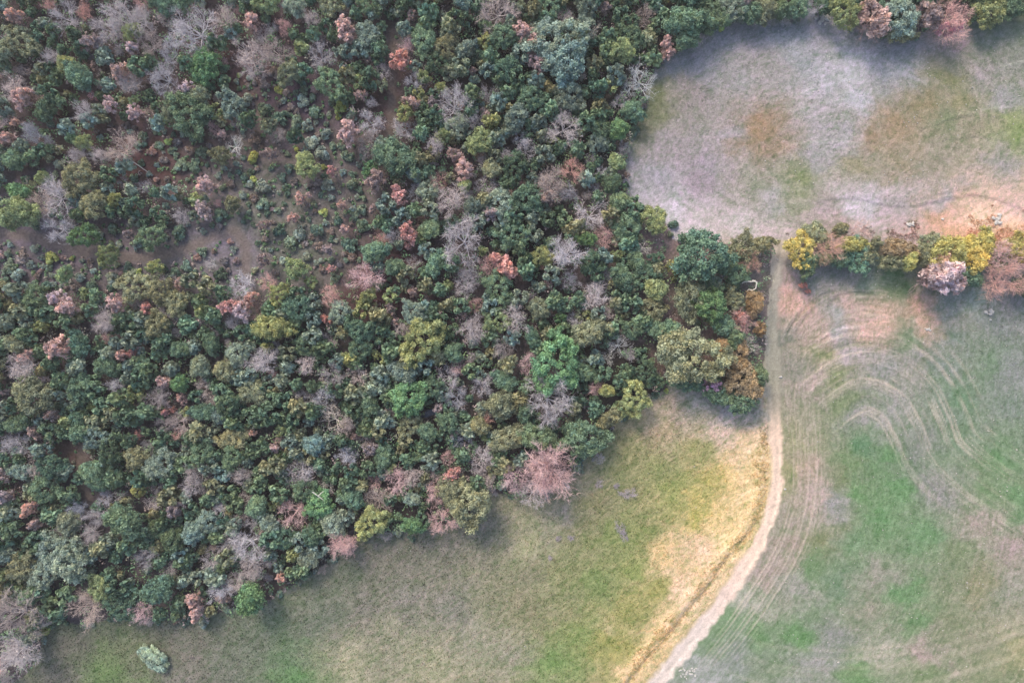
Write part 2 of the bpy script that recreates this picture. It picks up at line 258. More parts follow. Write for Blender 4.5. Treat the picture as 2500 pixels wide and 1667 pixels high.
def ground(u, v):
    """region, colour and height of the ground"""
    reg, dt, at, half, side = region_of(u, v)
    wu = u+40*fbm(u/95, v/75, 1, 4)+16*fbm(u/22, v/17, 3, 3); wv = v+30*fbm(u/95, v/75, 2, 4)+11*fbm(u/24, v/15, 4, 3)
    col = np.zeros(u.shape+(3,)); h = height(u, v)
    for k, A in ((0, A_WOOD), (1, A_STONY), (2, A_PLOUGH), (3, A_MEADOW)):
        m = reg == k
        if m.any(): col[m] = (1.12, 1.12, 1.03, 1.1)[k]*blend(wu[m], wv[m], A, 2.7, (0.7, 0.68, 0.70, 0.74)[k])
    # soil and grass break up at a finer scale: tan stony earth against green
    g = fbm(u/17, v/17, 51, 3); g2 = fbm(u/6, v/6, 52, 2)
    f = (reg == 2) | (reg == 3) | (reg == 1)
    green = sm(0.02, 0.10, col[..., 1]-col[..., 0]*0.72)
    g3 = hash2(np.round(u*4), np.round(v*4), 77)-0.5
    el = np.hypot((u-2010)/1.7, (v-330)+0.12*(u-2010))+7*g; ea = np.arctan2(v-330, (u-2010)/1.7)*60
    rows = (vnoise(el/4.2, ea/12, 53)-0.5)*0.40*(reg == 1)*np.clip(.6+1.2*fbm(u/60, v/60, 54, 2), 0, 1)
    gd, gs, ga = pdist(u, v, TRACK); rows = rows+(vnoise(gd/3.0+g, ga/16, 55)-0.5)*0.34*(reg == 2)
    rows = rows+(vnoise((u*.55+v*.83)/3.6+g, (u*.83-v*.55)/16, 56)-0.5)*0.42*(reg == 3)
    grain = (g*0.15+g2*0.26+g3*0.24+rows)
    tintm = np.stack([1+grain*1.15, 1+grain*0.75, 1+grain*1.2], -1)
    col = np.where((reg < 4)[..., None], col*tintm, col)
    # track
    m = reg == 4
    if m.any():
        T = np.array([[0, 205, 190, 184], [120, 200, 184, 178], [200, 180, 174, 168], [320, 160, 158, 150], [460, 158, 156, 144], [530, 178, 166, 150], [590, 226, 200, 178],
                      [760, 232, 206, 186], [900, 232, 206, 186], [1010, 222, 200, 186], [1120, 216, 202, 192], [1400, 216, 202, 192]])
        tc = np.stack([np.interp(at[m]+14*g[m], T[:, 0], lin(T[:, i+1])) for i in range(3)], -1)
        x = dt[m]/half[m]
        edge = sm(0.5, 1.0, x+0.35*g[m])[..., None]*0.55
        crown = (np.exp(-(dt[m]/5)**2)*0.18*sm(0, .3, g[m]+.2))[..., None]
        near = np.where((side[m] < 0)[..., None], blend(wu[m], wv[m], A_PLOUGH, 3.2, .7), blend(wu[m], wv[m], A_MEADOW, 3.2, .7))
        old = (1-sm(470, 600, at[m]))[..., None]*0.35; edge = np.clip(edge*1.9, 0, 1)
        ruts = (np.exp(-((dt[m]-8)/4)**2)*0.10*(1+2*g[m]))[..., None]
        verge = lin((148, 146, 124)); tc = tc*(1-crown-old)+verge*(crown+old); tc = (tc*(1-edge)+near*edge)*(1+ruts)
        col[m] = tc*(1+0.16*g2[m]+0.12*g3[m])[..., None]
    sh, sm_ = stripes(u, v)
    f2 = (reg == 2)
    pale = lin((218, 202, 188)); 
    k = np.clip(sh*1.15, 0, 1)[..., None]*0.44*(f2[..., None]); col = col*(1-k)+pale*k
    kd = np.clip(-sh, 0, 1)[..., None]*0.40*(f2[..., None]); col = col*(1-kd)+col*np.array([.62, .82, .55])*kd
    h = h+0.07*sh*f2
    for P, w, kk, dep in LINES:
        P_ = np.array(P); bb = (u > P_[:, 0].min()-20) & (u < P_[:, 0].max()+20) & (v > P_[:, 1].min()-20) & (v < P_[:, 1].max()+20) & (reg > 0)
        if not bb.any(): continue
        d, s, a = pdist(u[bb]+3*g[bb], v[bb]+3*g[bb], P)
        q = np.exp(-(d/w)**2)*(0.65+0.7*np.clip(g[bb]+.5, 0, 1))
        tint = np.array([kk, kk, kk]) if kk > 1 else np.array([kk, kk*1.02, kk*1.04])
        col[bb] = col[bb]*(1+(tint-1)*q[..., None]); h[bb] += dep*q
    for P, w in PATHW:
        d, s, a = pdist(u+6*g, v+6*g, P); q = (np.exp(-(d/w)**4)*(reg == 0))[..., None]*0.75
        col = col*(1-q)+lin((116, 106, 100))*q
    return reg, np.clip(col, 0.004, 0.85), h

# ---------------------------------------------------------------- the ground, cut into its fields
def axis(lo, hi, step, far):
    core = np.arange(lo, hi+1e-6, step); ext = []; d = step
    x = hi
    while x < far:
        d *= 1.35; x += d; ext.append(x)
    neg = [lo-(e-hi) for e in ext][::-1]
    return np.concatenate([neg, core, ext])
GX = axis(-104, 104, 0.29, 2500); GY = axis(-71, 71, 0.29, 2500)
X, Y = np.meshgrid(GX, GY); U, Vv = w2p(X, Y)
REG, GC, GH = ground(np.clip(U, -600, 3100), np.clip(Vv, -600, 2270))
far = sm(0, 900, np.maximum(np.maximum(-300-U, U-2800), np.maximum(-300-Vv, Vv-1970)))[..., None]
plots = vnoise(np.floor(U/900+0.4*np.sin(Vv/1500)), np.floor(Vv/700), 3)[..., None]
fcol = lin((96, 112, 74))*(1-plots)+lin((150, 138, 104))*plots
GC = GC*(1-far)+fcol*far*(0.8+0.4*vnoise(U/120, Vv/120, 8))[..., None]
nx, ny = len(GX), len(GY)
idx = np.arange(nx*ny).reshape(ny, nx)
quads = np.stack([idx[:-1, :-1], idx[:-1, 1:], idx[1:, 1:], idx[1:, :-1]], -1).reshape(-1, 4)
freg = REG[:-1, :-1].ravel()
GV = np.stack([X, Y, GH], -1).reshape(-1, 3); GCf = GC.reshape(-1, 3)
for k, nm, mt in ((0, 'forest_floor', M_FOREST), (1, 'stony_field', M_FIELD), (2, 'ploughed_field', M_FIELD), (3, 'meadow', M_MEADOW), (4, 'farm_track', M_TRACK)):
    q = quads[freg == k]; un, inv = np.unique(q, return_inverse=True)
    me = mesh_from(nm, GV[un], inv.reshape(-1, 4), 4, GCf[un]); smooth(me); me.materials.append(mt)
    o = link(nm, me); o['kind'] = 'structure'
def hgt(u, v): return float(height(np.array([float(u)]), np.array([float(v)]))[0])

# stream glimpsed between the crowns
sp = [(982, 1026), (1002, 1020), (1020, 1016), (1040, 1012), (1062, 1003)]
V = []; Q = []
for i, (u, v) in enumerate(sp):
    a = np.array(sp[max(i-1, 0)]); b = np.array(sp[min(i+1, len(sp)-1)]); t = (b-a)/np.linalg.norm(b-a); n = np.array([-t[1], t[0]])
    for s in (-1, 1):
        x, y = p2w(u+n[0]*s*(6+2*math.sin(i*2.1)), v+n[1]*s*(6+2*math.cos(i*1.7))); V.append((x, y, hgt(u, v)+0.12))
    if i: Q.append((2*i-2, 2*i-1, 2*i+1, 2*i))
me = mesh_from('stream', V, Q, 4); me.materials.append(M_WATER); o = link('stream', me); o['kind'] = 'structure'

# ---------------------------------------------------------------- plants: prototypes of radius 1
def leaf_quads(P, Nrm, size, tint, elong=1.5):
    """one small four-cornered leaf spray at each point"""
    n = len(P); r = rng.normal(size=(n, 3)); t = np.cross(Nrm, r); t /= np.linalg.norm(t, axis=1, keepdims=True)+1e-9
    b = np.cross(Nrm, t); s = size*(0.65+0.7*rng.random((n, 1)))
    a = t*s*elong*0.5; c = b*s*0.5; lift = Nrm*s*0.18
    V = np.stack([P-a, P-c*0.9+lift, P+a, P+c*0.9+lift], 1).reshape(-1, 3)
    return V, np.arange(4*n).reshape(-1, 4), np.repeat(tint, 4, axis=0)
def unit(v): return v/(np.linalg.norm(v, axis=-1, keepdims=True)+1e-9)
def crown_mesh(name, nlobes, nleaf, lsize, zc, zr, lobe=(0.22, 0.36), jit=0.55, seed=0, ragged=0.2, mat=M_LEAF, hue=0.10, half=False, elong=1.5):
    global rng
    rng = np.random.default_rng(seed)
    # lobes over a lopsided dome
    L = []; ex = 1+ragged*rng.normal(size=2)*0.5; ang = rng.random()*6.28
    for i in range(nlobes*6):
        d = unit(rng.normal(size=3)); 
        if d[2] < (-0.35 if not half else 0.0): continue
        k = 0.80+ragged*(rng.random()-0.6); lr = rng.uniform(*lobe)
        th = math.atan2(d[1], d[0]); bump = 1+0.09*math.sin(2*th+ang)+0.10*math.sin(3*th+1.7*ang)+0.09*math.sin(5*th+2*ang)
        c = np.array([d[0]*k*bump*ex[0]*(1-lr*0.45), d[1]*k*bump*ex[1]*(1-lr*0.45), d[2]*k*zr])
        if all(np.linalg.norm(c-l[0]) > 0.66*min(lr, l[1]) for l in L): L.append((c, lr))
        if len(L) >= nlobes: break
    P = []; Nn = []; T = []
    tot = sum(l[1]**2 for l in L)
    for c, lr in L:
        n = max(8, int(nleaf*lr*lr/tot)); d = unit(rng.normal(size=(n, 3))+np.array([0, 0, 0.55])+unit(c)*0.35)
        rad = lr*(1-0.5*rng.random((n, 1))**2)*(1+0.30*rng.normal(size=(n, 1))*ragged*2)
        p = c+d*rad*np.array([1, 1, 0.85]); p[:, 2] += zc
        base = 1+0.28*(rng.random()-0.5)*2; h = hue*(rng.random()-0.5)*2
        t = base*(1+0.30*(rng.random((n, 1))-0.5)*2)*np.array([1+h, 1+0.2*h, 1-h])
        P.append(p); Nn.append(unit(d+jit*rng.normal(size=(n, 3)))); T.append(t)
    P = np.concatenate(P); Nn = np.concatenate(Nn); T = np.concatenate(T); P[:, 2] = np.maximum(P[:, 2], 0.03)
    V, Fq, C = leaf_quads(P, Nn, lsize, T, elong)
    me = mesh_from(name, V, Fq, 4, C); me.materials.append(mat); return me, L
def tube(path, radii, V, Q, T, tint, ns=3):
    path = np.array(path, float); base = len(V)
    for i, p in enumerate(path):
        t = unit(path[min(i+1, len(path)-1)]-path[max(i-1, 0)]); a = unit(np.cross(t, [0.31, 0.77, 0.55])); b = np.cross(t, a)
        for k in range(ns):
            an = 2*math.pi*k/ns; V.append(p+(a*math.cos(an)+b*math.sin(an))*radii[i]); T.append(tint)
    for i in range(len(path)-1):
        for k in range(ns):
            q = base+i*ns+k; q2 = base+i*ns+(k+1) % ns; Q.append((q, q2, q2+ns, q+ns))
def trunk_mesh(name, seed, lobes, zc, r0=0.075):
    rr = random.Random(seed); V = []; Q = []; T = []
    fork = zc*0.55; tube([(0, 0, -0.08), (0.02, 0.01, 0.02), (rr.uniform(-.06, .06), rr.uniform(-.06, .06), fork*0.6), (0, 0, fork)], [r0*1.5, r0, r0*0.85, r0*0.75], V, Q, T, (1, 1, 1), 7)
    for c, lr in lobes[:9]:
        e = np.array([c[0], c[1], c[2]+zc]); s = np.array([0, 0, fork*rr.uniform(0.8, 1)]); m1 = s+(e-s)*0.45+np.array([rr.uniform(-.08, .08), rr.uniform(-.08, .08), -0.05])
        tube([s, m1, s+(e-s)*0.92], [r0*0.5, r0*0.3, r0*0.12], V, Q, T, (1, 1, 1), 5)
    me = mesh_from(name, V, Q, 4, np.array(T)); smooth(me); me.materials.append(M_BARK); return me
def bare_meshes(seed, order=3, spread=1.0, thick=1.0, nlimb=7, tw=(6, 6), upright=0.5, lean=(0, 0), ntwig=0):
    """leafless tree: (trunk with its limbs, finer branches)"""
    rr = random.Random(seed); nr = np.random.default_rng(seed)
    A = ([], [], []); Bm = ([], [], []); H0 = 0.62; TIP = []
    tube([(0, 0, -0.08), (0.01, 0.02, 0.03), (lean[0]*.3, lean[1]*.3, H0*0.6), (lean[0]*.5, lean[1]*.5, H0)], [0.085*thick, 0.062*thick, 0.052*thick, 0.046*thick], *A, (1, 1, 1), 6)
    def branch(s, d, ln, r, lev):
        n = 4 if lev < 2 else 3; pts = [s]; dd = d
        for i in range(n):
            dd = unit(dd+nr.normal(size=3)*(0.20 if lev < 2 else 0.28)+np.array([0, 0, 0.06]))
            pts.append(pts[-1]+dd*ln/n)
        rad = [r*(1-0.72*i/n) for i in range(n+1)]
        if lev >= 1: TIP.extend([(q, dd) for q in pts[1:]]+[(pts[-1], dd)]*2)
        elif lev == 0: TIP.extend([(q, dd) for q in pts[2:]])
        br = 1+0.16*(nr.random()-0.5)*2
        tube(pts, rad, *(A if lev == 0 else Bm), (br, br, br), 5 if lev == 0 else 3)
        if lev+1 < order+1 and lev < 3:
            k = (tw[0], tw[1], 4)[lev]
            for j in range(k):
                t = (0.30+0.68*(j+rr.random()*0.8)/k)*n; i = min(int(t), n-1); p = pts[i]+(pts[i+1]-pts[i])*(t-i)
                side = unit(np.cross(dd, nr.normal(size=3))); nd = unit(unit(pts[i+1]-pts[i])*0.75+side*0.85+np.array([0, 0, 0.12]))
                branch(p, nd, ln*rr.uniform(0.42, 0.62), r*(0.42 if lev < 2 else 0.55), lev+1)
    for i in range(nlimb):
        a = 2*math.pi*(i+rr.uniform(-.3, .3))/nlimb; up = upright*rr.uniform(0.5, 2.0)
        d = unit(np.array([math.cos(a)*spread, math.sin(a)*spread, up])); s = np.array([lean[0]*.5, lean[1]*.5, H0*rr.uniform(0.72, 1)])
        branch(s, d, rr.uniform(0.72, 1.0), 0.034*thick, 0)
    out = []
    if ntwig:
        P0 = np.array([t[0] for t in TIP]); D0 = np.array([t[1] for t in TIP]); k = nr.integers(0, len(P0), ntwig)
        d = unit(D0[k]*0.9+nr.normal(size=(ntwig, 3))*0.55+np.array([0, 0, .1])); ln = nr.uniform(.10, .30, (ntwig, 1)); p = P0[k]+nr.normal(size=(ntwig, 3))*0.012
        sd = unit(np.cross(d, nr.normal(size=(ntwig, 3))))*nr.uniform(.0035, .0065, (ntwig, 1))*thick; md = p+d*ln*.5+nr.normal(size=(ntwig, 3))*.02
        tv = np.stack([p-sd, p+sd, md+sd*.8, md-sd*.8, md-sd*.8, md+sd*.8, p+d*ln+sd*.2, p+d*ln-sd*.2], 1).reshape(-1, 3); b0 = len(Bm[0])
        Bm[0].extend(list(tv)); Bm[1].extend([tuple(q) for q in (np.arange(len(tv)).reshape(-1, 4)+b0)]); br = np.repeat(nr.uniform(.8, 1.2, ntwig), 8); Bm[2].extend([(q, q, q) for q in br])
    for nm, (V, Q, T) in (('trunk', A), ('branches', Bm)):
        me = mesh_from(nm, V, Q, 4, np.array(T)); me.materials.append(M_TWIG); out.append(me)
    return out
def shrub_stems(seed):
    rr = random.Random(seed); V = []; Q = []; T = []
    for i in range(7):
        a = i*0.9+rr.random(); r = rr.uniform(.3, .6); tube([(0, 0, -0.05), (math.cos(a)*r*.4, math.sin(a)*r*.4, .3), (math.cos(a)*r, math.sin(a)*r, .62)], [.035, .025, .01], V, Q, T, (1, 1, 1), 4)
    me = mesh_from('stems', V, Q, 4, np.array(T)); me.materials.append(M_BARK); return me

PROTO = {'oak': [], 'smalloak': [], 'russet': [], 'bare': [], 'dead': [], 'shrub': [], 'tuft': []}
for s in range(8):
    me, L = crown_mesh('crown', 105, 9000, 0.066, 1.25, 0.72, seed=100+s, ragged=0.42, lobe=(0.11, 0.22), jit=0.8); PROTO['oak'].append((('trunk', trunk_mesh('trunk', s, L, 1.25)), ('crown', me)))
for s in range(5):
    me, L = crown_mesh('crown', 34, 3200, 0.105, 1.2, 0.8, seed=200+s, ragged=0.42, lobe=(0.15, 0.28), jit=0.8); PROTO['smalloak'].append((('trunk', trunk_mesh('trunk', 20+s, L, 1.2)), ('crown', me)))
for s in range(5):
    me, L = crown_mesh('crown', 44, 1900, 0.115, 1.25, 0.75, seed=300+s, ragged=0.5, lobe=(0.09, 0.18), jit=1.2, mat=M_DRY, hue=0.06, elong=1.9)
    a, b = bare_meshes(330+s, order=2, nlimb=8, tw=(5, 4), upright=0.6, ntwig=300); PROTO['russet'].append((('trunk', a), ('branches', b), ('crown', me)))
for s in range(8):
    a, b = bare_meshes(400+s, order=2, nlimb=7+s % 3, tw=(7, 5), thick=0.8, upright=0.35+0.12*(s % 4), lean=((s % 3-1)*.2, (s % 2)*.2-.1), ntwig=2300); PROTO['bare'].append((('trunk', a), ('branches', b)))
for s in range(4):
    a, b = bare_meshes(500+s, order=2, nlimb=8, tw=(5, 4), thick=0.85, upright=0.35, lean=(.15, -.1), ntwig=300 if s % 2 else 700); PROTO['dead'].append((('trunk', a), ('branches', b)))
for s in range(5):
    me, L = crown_mesh('crown', 14, 700, 0.20, 0.28, 0.75, seed=600+s, ragged=0.3, lobe=(0.25, 0.42), half=True); PROTO['shrub'].append((('stems', shrub_stems(s)), ('crown', me)))
for s in range(3):
    me, L = crown_mesh('crown', 40, 2600, 0.10, 0.25, 0.8, seed=650+s, ragged=0.10, lobe=(0.18, 0.30), half=True, elong=2.2); PROTO['tuft'].append((('stems', shrub_stems(50+s)), ('crown', me)))

FOL, DRY, TWG = (2.4, .70), (1.7, .62), (1.95, .60)
KIND = {  # code: (prototype, colour in the photograph, gain, object name, label words, category, group)
 'G': ('oak', (84, 110, 82), FOL, 'evergreen_oak', 'mid green evergreen oak', 'tree'), 'D': ('oak', (72, 98, 74), FOL, 'evergreen_oak', 'dark green evergreen oak', 'tree'),
 'T': ('oak', (102, 120, 106), FOL, 'evergreen_oak', 'grey green evergreen oak', 'tree'), 'O': ('oak', (110, 114, 82), FOL, 'evergreen_oak', 'olive green evergreen oak', 'tree'),
 'Y': ('oak', (118, 128, 76), FOL, 'evergreen_oak', 'yellow green evergreen oak', 'tree'), 'B': ('oak', (84, 120, 74), FOL, 'evergreen_oak', 'bright green evergreen oak', 'tree'),
 'S': ('oak', (146, 140, 60), FOL, 'hedgerow_oak', 'golden yellow green hedge oak', 'tree'), 'K': ('oak', (136, 116, 80), FOL, 'hedgerow_oak', 'golden brown oak', 'tree'),
 'R': ('russet', (226, 188, 180), DRY, 'russet_oak', 'salmon pink dry oak', 'tree'), 'C': ('russet', (226, 164, 152), DRY, 'russet_oak', 'coral red dry oak', 'tree'),
 'P': ('russet', (188, 160, 154), (1.3, .6), 'russet_oak', 'dull pink oak', 'tree'), 'M': ('russet', (212, 150, 164), DRY, 'russet_oak', 'mauve pink oak', 'tree'),
 'L': ('russet', (230, 185, 140), DRY, 'russet_oak', 'pale peach oak', 'tree'),
 'N': ('bare', (158, 148, 150), TWG, 'bare_tree', 'leafless grey tree', 'tree'), 'A': ('bare', (205, 158, 152), TWG, 'bare_tree', 'leafless pinkish tree', 'tree'),
 'E': ('bare', (226, 172, 148), TWG, 'bare_tree', 'leafless peach coloured tree', 'tree'), 'W': ('dead', (214, 212, 210), TWG, 'dead_tree', 'dead whitish leafless tree', 'tree'),
 'g': ('shrub', (96, 114, 92), FOL, 'shrub', 'low green shrub', 'shrub'), 'd': ('shrub', (78, 100, 80), FOL, 'shrub', 'low dark green shrub', 'shrub'), 't': ('shrub', (110, 124, 112), FOL, 'shrub', 'low grey green shrub', 'shrub'),
 'y': ('shrub', (132, 142, 60), FOL, 'shrub', 'low yellow green shrub', 'shrub'), 'r': ('shrub', (180, 148, 142), (1.3, .7), 'shrub', 'low russet shrub', 'shrub'), 'b': ('shrub', (112, 100, 94), FOL, 'shrub', 'low brown scrub bush', 'shrub')}
HAND = """R 36 40 20;R 324 120 18;R 615 55 21;R 845 72 27;P 298 178 20;R 460 222 19;R 58 240 26;C 229 236 11;R 271 258 17;R 331 276 18;A 520 311 15;R 545 329 12;P 658 375 18;R 15 338 18;C 809 416 14;R 505 452 24;R 731 484 14;R 753 476 8;R 714 531 15;P 644 549 15;P 836 502 14;R 840 558 13
C 979 147 27;R 1279 80 24;R 1305 112 31;R 1313 152 27;R 1628 105 18;R 1632 130 16;P 1005 251 19;P 881 233 14;R 1128 262 9;P 1055 251 14;P 1154 175 11;R 850 322 30;R 1132 415 25;P 917 440 28;C 972 478 22;P 910 509 11;P 1339 480 22;C 998 568 26;P 1008 40 15
R 142 728 20;R 171 750 26;R 285 739 21;C 360 754 15;C 562 748 24;R 594 760 24;R 615 732 20;P 440 694 14;P 644 635 17;P 800 608 13;C 807 655 11;C 796 779 14;R 147 850 29;R 69 870 17;R 298 868 15;C 324 861 12;R 404 930 18;R 445 972 14;C 404 1006 10;C 424 999 9;P 129 1012 17;P 87 1055 17;C 340 1061 11;R 614 1057 11;R 669 1092 12;P 113 925 12;P 316 574 13;P 15 957 11
C 1230 650 34;P 1008 714 14;P 866 1066 11;C 994 601 9;P 954 754 14;A 1345 1148 58;A 1352 1158 44;A 1322 1140 40;A 1258 1172 32;N 1299 1208 34;C 1103 1157 20;A 1072 1202 32;A 1081 1275 32;A 965 1180 28;R 73 1239 21;P 84 1279 16;P 16 1210 19;P 429 1244 21;R 687 1406 15;R 473 1461 20;R 480 1495 18;A 334 1501 26;P 545 1460 15
G 1715 622 56;G 1762 645 34;O 1815 606 32;O 1858 598 29;E 1821 638 34;O 1683 732 40;B 1734 748 37;g 1785 692 22;G 1800 668 24;K 1839 741 29;O 1795 732 24;A 1818 783 30;C 1808 775 18;K 1853 803 15;G 1766 797 32;W 1835 845 27;O 1697 875 58;O 1642 862 46;G 1680 925 34;K 1759 848 30;K 1797 860 26;K 1803 888 25;K 1814 938 40;G 1846 920 27;C 1737 893 11;Y 1739 913 15;M 1737 940 22;G 1768 968 27;G 1812 982 27;G 1640 818 28;Y 1668 826 18;G 1606 806 28;K 1612 822 13;G 1575 680 26;g 1700 790 12;g 1665 700 12;t 1672 668 11;G 1790 830 24;G 1745 960 22;G 1735 700 22;T 1745 690 18;t 1690 690 12
O 2015 632 24;G 2050 634 26;O 2115 620 24;O 2250 622 26;G 2340 664 24;O 2430 622 24;S 1955 615 34;G 1972 645 30;E 2028 600 36;O 1995 574 32;O 2050 562 26;E 2097 570 34;S 2082 598 32;G 2092 626 32;O 2132 602 22;T 2126 628 18;K 2195 608 38;S 2217 636 30;O 2178 640 24;O 2275 595 25;S 2315 615 38;L 2295 636 30;R 2297 672 48;R 2270 682 26;R 2330 690 26;S 2381 636 36;D 2368 676 38;O 2350 640 26;S 2370 598 30;S 2408 590 33;L 2446 606 20;S 2485 604 36;A 2475 640 46;Y 2432 654 17;A 2470 684 46;G 2440 628 24;D 2500 700 24;S 2540 620 40;A 2550 680 40
Y 2061 30 29;R 2094 38 18;P 2134 48 40;T 2195 44 40;O 2203 78 28;P 2262 34 38;A 2328 42 48;M 2315 70 24;Y 2414 26 33;D 2468 16 32;G 1941 22 28;G 1905 24 26;O 1868 28 28;G 1832 30 30;T 1795 18 34;G 1683 50 44;G 1680 92 30;G 1740 40 32;P 1820 6 18;G 1770 48 20;D 2010 12 30;N 1985 10 26;D 2390 -10 30;D 2250 -12 40;D 2150 -8 40
W 1452 69 26;N 1575 33 24;W 1568 193 40;W 1540 208 22;N 1219 25 42;N 903 295 28;N 1012 193 22;N 1106 247 40;N 1194 225 22;N 990 309 29;N 1059 349 24;N 1285 364 24;A 1397 411 30;N 1375 309 40;N 1339 447 42;N 1441 520 36;N 1103 491 42;N 1132 590 58;N 1383 623 44;A 885 681 42;N 1139 703 28;N 1263 783 36;N 1146 663 26;W 1510 843 28;W 1486 877 20;W 1575 603 20;N 1455 725 36;N 1150 801 38;N 1335 972 58;N 1172 950 24;N 1114 972 26;N 1092 921 28;A 1295 895 26;A 1455 950 18;N 1230 852 27;N 848 1037 22;W 811 1030 40;N 636 885 36;N 255 786 32;N 47 903 42;N 789 975 24;N 745 888 26;N 811 914 28;N 382 968 26;N 280 943 20;W 513 645 18;A 647 692 26;A 811 725 30
W 567 349 26;N 291 40 46;N 342 51 34;N 465 73 50;N 156 36 34;N 255 65 36;N 364 105 32;N 418 120 26;N 400 190 36;N 309 204 32;N 600 135 44;N 673 120 36;N 782 135 32;N 756 44 22;N 542 40 30;N 287 356 38;N 182 378 28;N 236 378 22;N 124 473 40;N 98 498 28;N 135 556 30;N 73 320 24;N 193 269 22;N 22 207 32;N 22 1515 56;N 25 1600 50;N 204 1495 40;N 225 1271 28;N 218 1308 28;W 287 1210 17;N 476 1159 28;N 731 1152 36;A 713 1253 33;N 604 1333 42;N 615 1395 36;N 531 1450 30;A 825 1333 36;N 349 1366 27;N 465 1190 22;N 582 1166 24;W 796 1192 16;N 917 1221 32;N 1005 1162 26;N 1175 1119 30;A 845 1337 28;N 841 1115 24
Y 324 82 20;B 505 150 32;B 497 178 26;Y 165 158 26;G 195 185 36;O 487 236 26;O 425 262 26;G 460 275 40;Y 204 349 18;O 538 380 20;Y 749 404 26;Y 109 435 18;B 47 469 29;Y 44 520 36;O 196 436 36;O 567 498 20;Y 280 487 15;O 1092 116 26;Y 1034 189 17;Y 1077 215 13;Y 1081 335 18;Y 1172 345 29;Y 1135 455 20;Y 1506 396 26;B 1510 316 28;Y 1597 535 28;T 1390 233 32;Y 990 276 19;G 972 389 46;B 903 415 18;T 1365 100 50;T 1385 150 46
Y 160 672 21;Y 104 797 16;B 204 575 23;G 371 579 26;Y 262 626 20;Y 378 652 16;Y 720 655 22;Y 758 688 14;Y 665 801 36;Y 680 721 20;O 491 895 30;B 440 935 22;O 87 965 42;Y 687 1048 14;Y 895 725 20;Y 1506 623 16;B 1430 583 20;Y 1601 706 32;O 1594 754 28;Y 1212 783 27;O 1317 754 30;O 1441 812 40;Y 1026 835 40;B 1361 885 50;B 1368 776 13;Y 917 866 11;Y 1481 954 22;Y 1550 968 30;B 997 972 38;O 1223 990 38;O 1250 1066 42;G 1315 1070 40;G 1426 1070 46;O 1485 1023 26;Y 1645 652 16;Y 1648 678 10;Y 244 1435 28;B 611 1461 44;G 385 1439 46;Y 338 1195 16;G 302 1272 46;B 778 1232 30;O 1106 1199 36;O 1148 1235 42;Y 906 1275 30;B 1008 1282 26;T 170 1370 40;T 135 1345 38"""
SHRUB_R = {'g', 'd', 't', 'y', 'r', 'b'}
items = []          # (code, u, v, r, zscale)
for t in HAND.replace('\n', ';').split(';'):
    p = t.split()
    if p: items.append((p[0], float(p[1]), float(p[2]), float(p[3])))
nhand = len(items)
# fill the rest of the wood crown by crown
PT = np.array([(u, v, r) for c, u, v, r in items]); fr = np.random.default_rng(5)
def pick(u, v, r):
    x = fr.random()
    bare = 0.09+0.20*(u < 900)*(v < 330)+0.08*(u < 900)*(330 < v < 780)+0.12*(900 < u < 1500)*(380 < v < 760)+0.04*(v > 1150)-0.05*(u > 1500)
    rus = 0.02
    if x < bare: return 'N' if fr.random() < 0.85 else 'A'
    if x < bare+rus: return 'P' if r < 24 else 'N'
    y = fr.random()
    if v > 780 and u < 1200: return 'G' if y < .40 else 'D' if y < .62 else 'T' if y < .86 else 'O' if y < .98 else 'Y'
    if u > 1350: return 'G' if y < .45 else 'D' if y < .65 else 'T' if y < .75 else 'O' if y < .97 else 'Y'
    return 'G' if y < .36 else 'D' if y < .50 else 'T' if y < .78 else 'O' if y < .96 else 'Y'
pts = np.zeros((6000, 3)); pts[:nhand] = PT; npts = nhand
def free(u, v, r, f):
    a = pts[:npts]; d = np.hypot(a[:, 0]-u, a[:, 1]-v)
    return np.all(d[:nhand] > (f+0.12)*(a[:nhand, 2]+r)) and np.all(d[nhand:] > f*(a[nhand:, 2]+r))
def in_clear(u, v):
    c = np.zeros(len(u), bool)
    for P in CLEAR: c |= inpoly(u, v, P)
    return c
for (rlo, rhi, tries, f) in ((25, 34, 900, 0.70), (17, 24, 7000, 0.64), (11, 16, 9000, 0.62)):
    cu = fr.uniform(-70, 2570, tries); cv = fr.uniform(-70, 1690, tries); cr = fr.uniform(rlo, rhi, tries); e = 0.55*cr
    ok = inpoly(cu, cv, FILL) & ~in_clear(cu, cv) & inpoly(cu+e, cv, FILL) & inpoly(cu, cv+e, FILL) & inpoly(cu+.7*e, cv+.7*e, FILL)
    for u, v, r in zip(cu[ok], cv[ok], cr[ok]):
        thin = u < 900 and v < 540; r = r*0.86 if thin else r
        if free(u, v, r, f+0.12*thin): pts[npts] = (u, v, r); npts += 1; items.append((pick(u, v, r), u, v, r))
# scrub of the clearings
cu = fr.uniform(-40, 1000, 2600); cv = fr.uniform(150, 720, 2600); cr = 7+13*fr.random(2600)**1.6; ok = in_clear(cu, cv)
for P, w in PATHW: ok &= pdist(cu, cv, P)[0] > w+cr*0.6
for u, v, r in zip(cu[ok], cv[ok], cr[ok]):
    if free(u, v, r, 0.82): pts[npts] = (u, v, r); npts += 1; items.append((fr.choice(list('gdttgbbry'), p=[.2, .2, .12, .1, .1, .1, .09, .05, .04]), u, v, r))

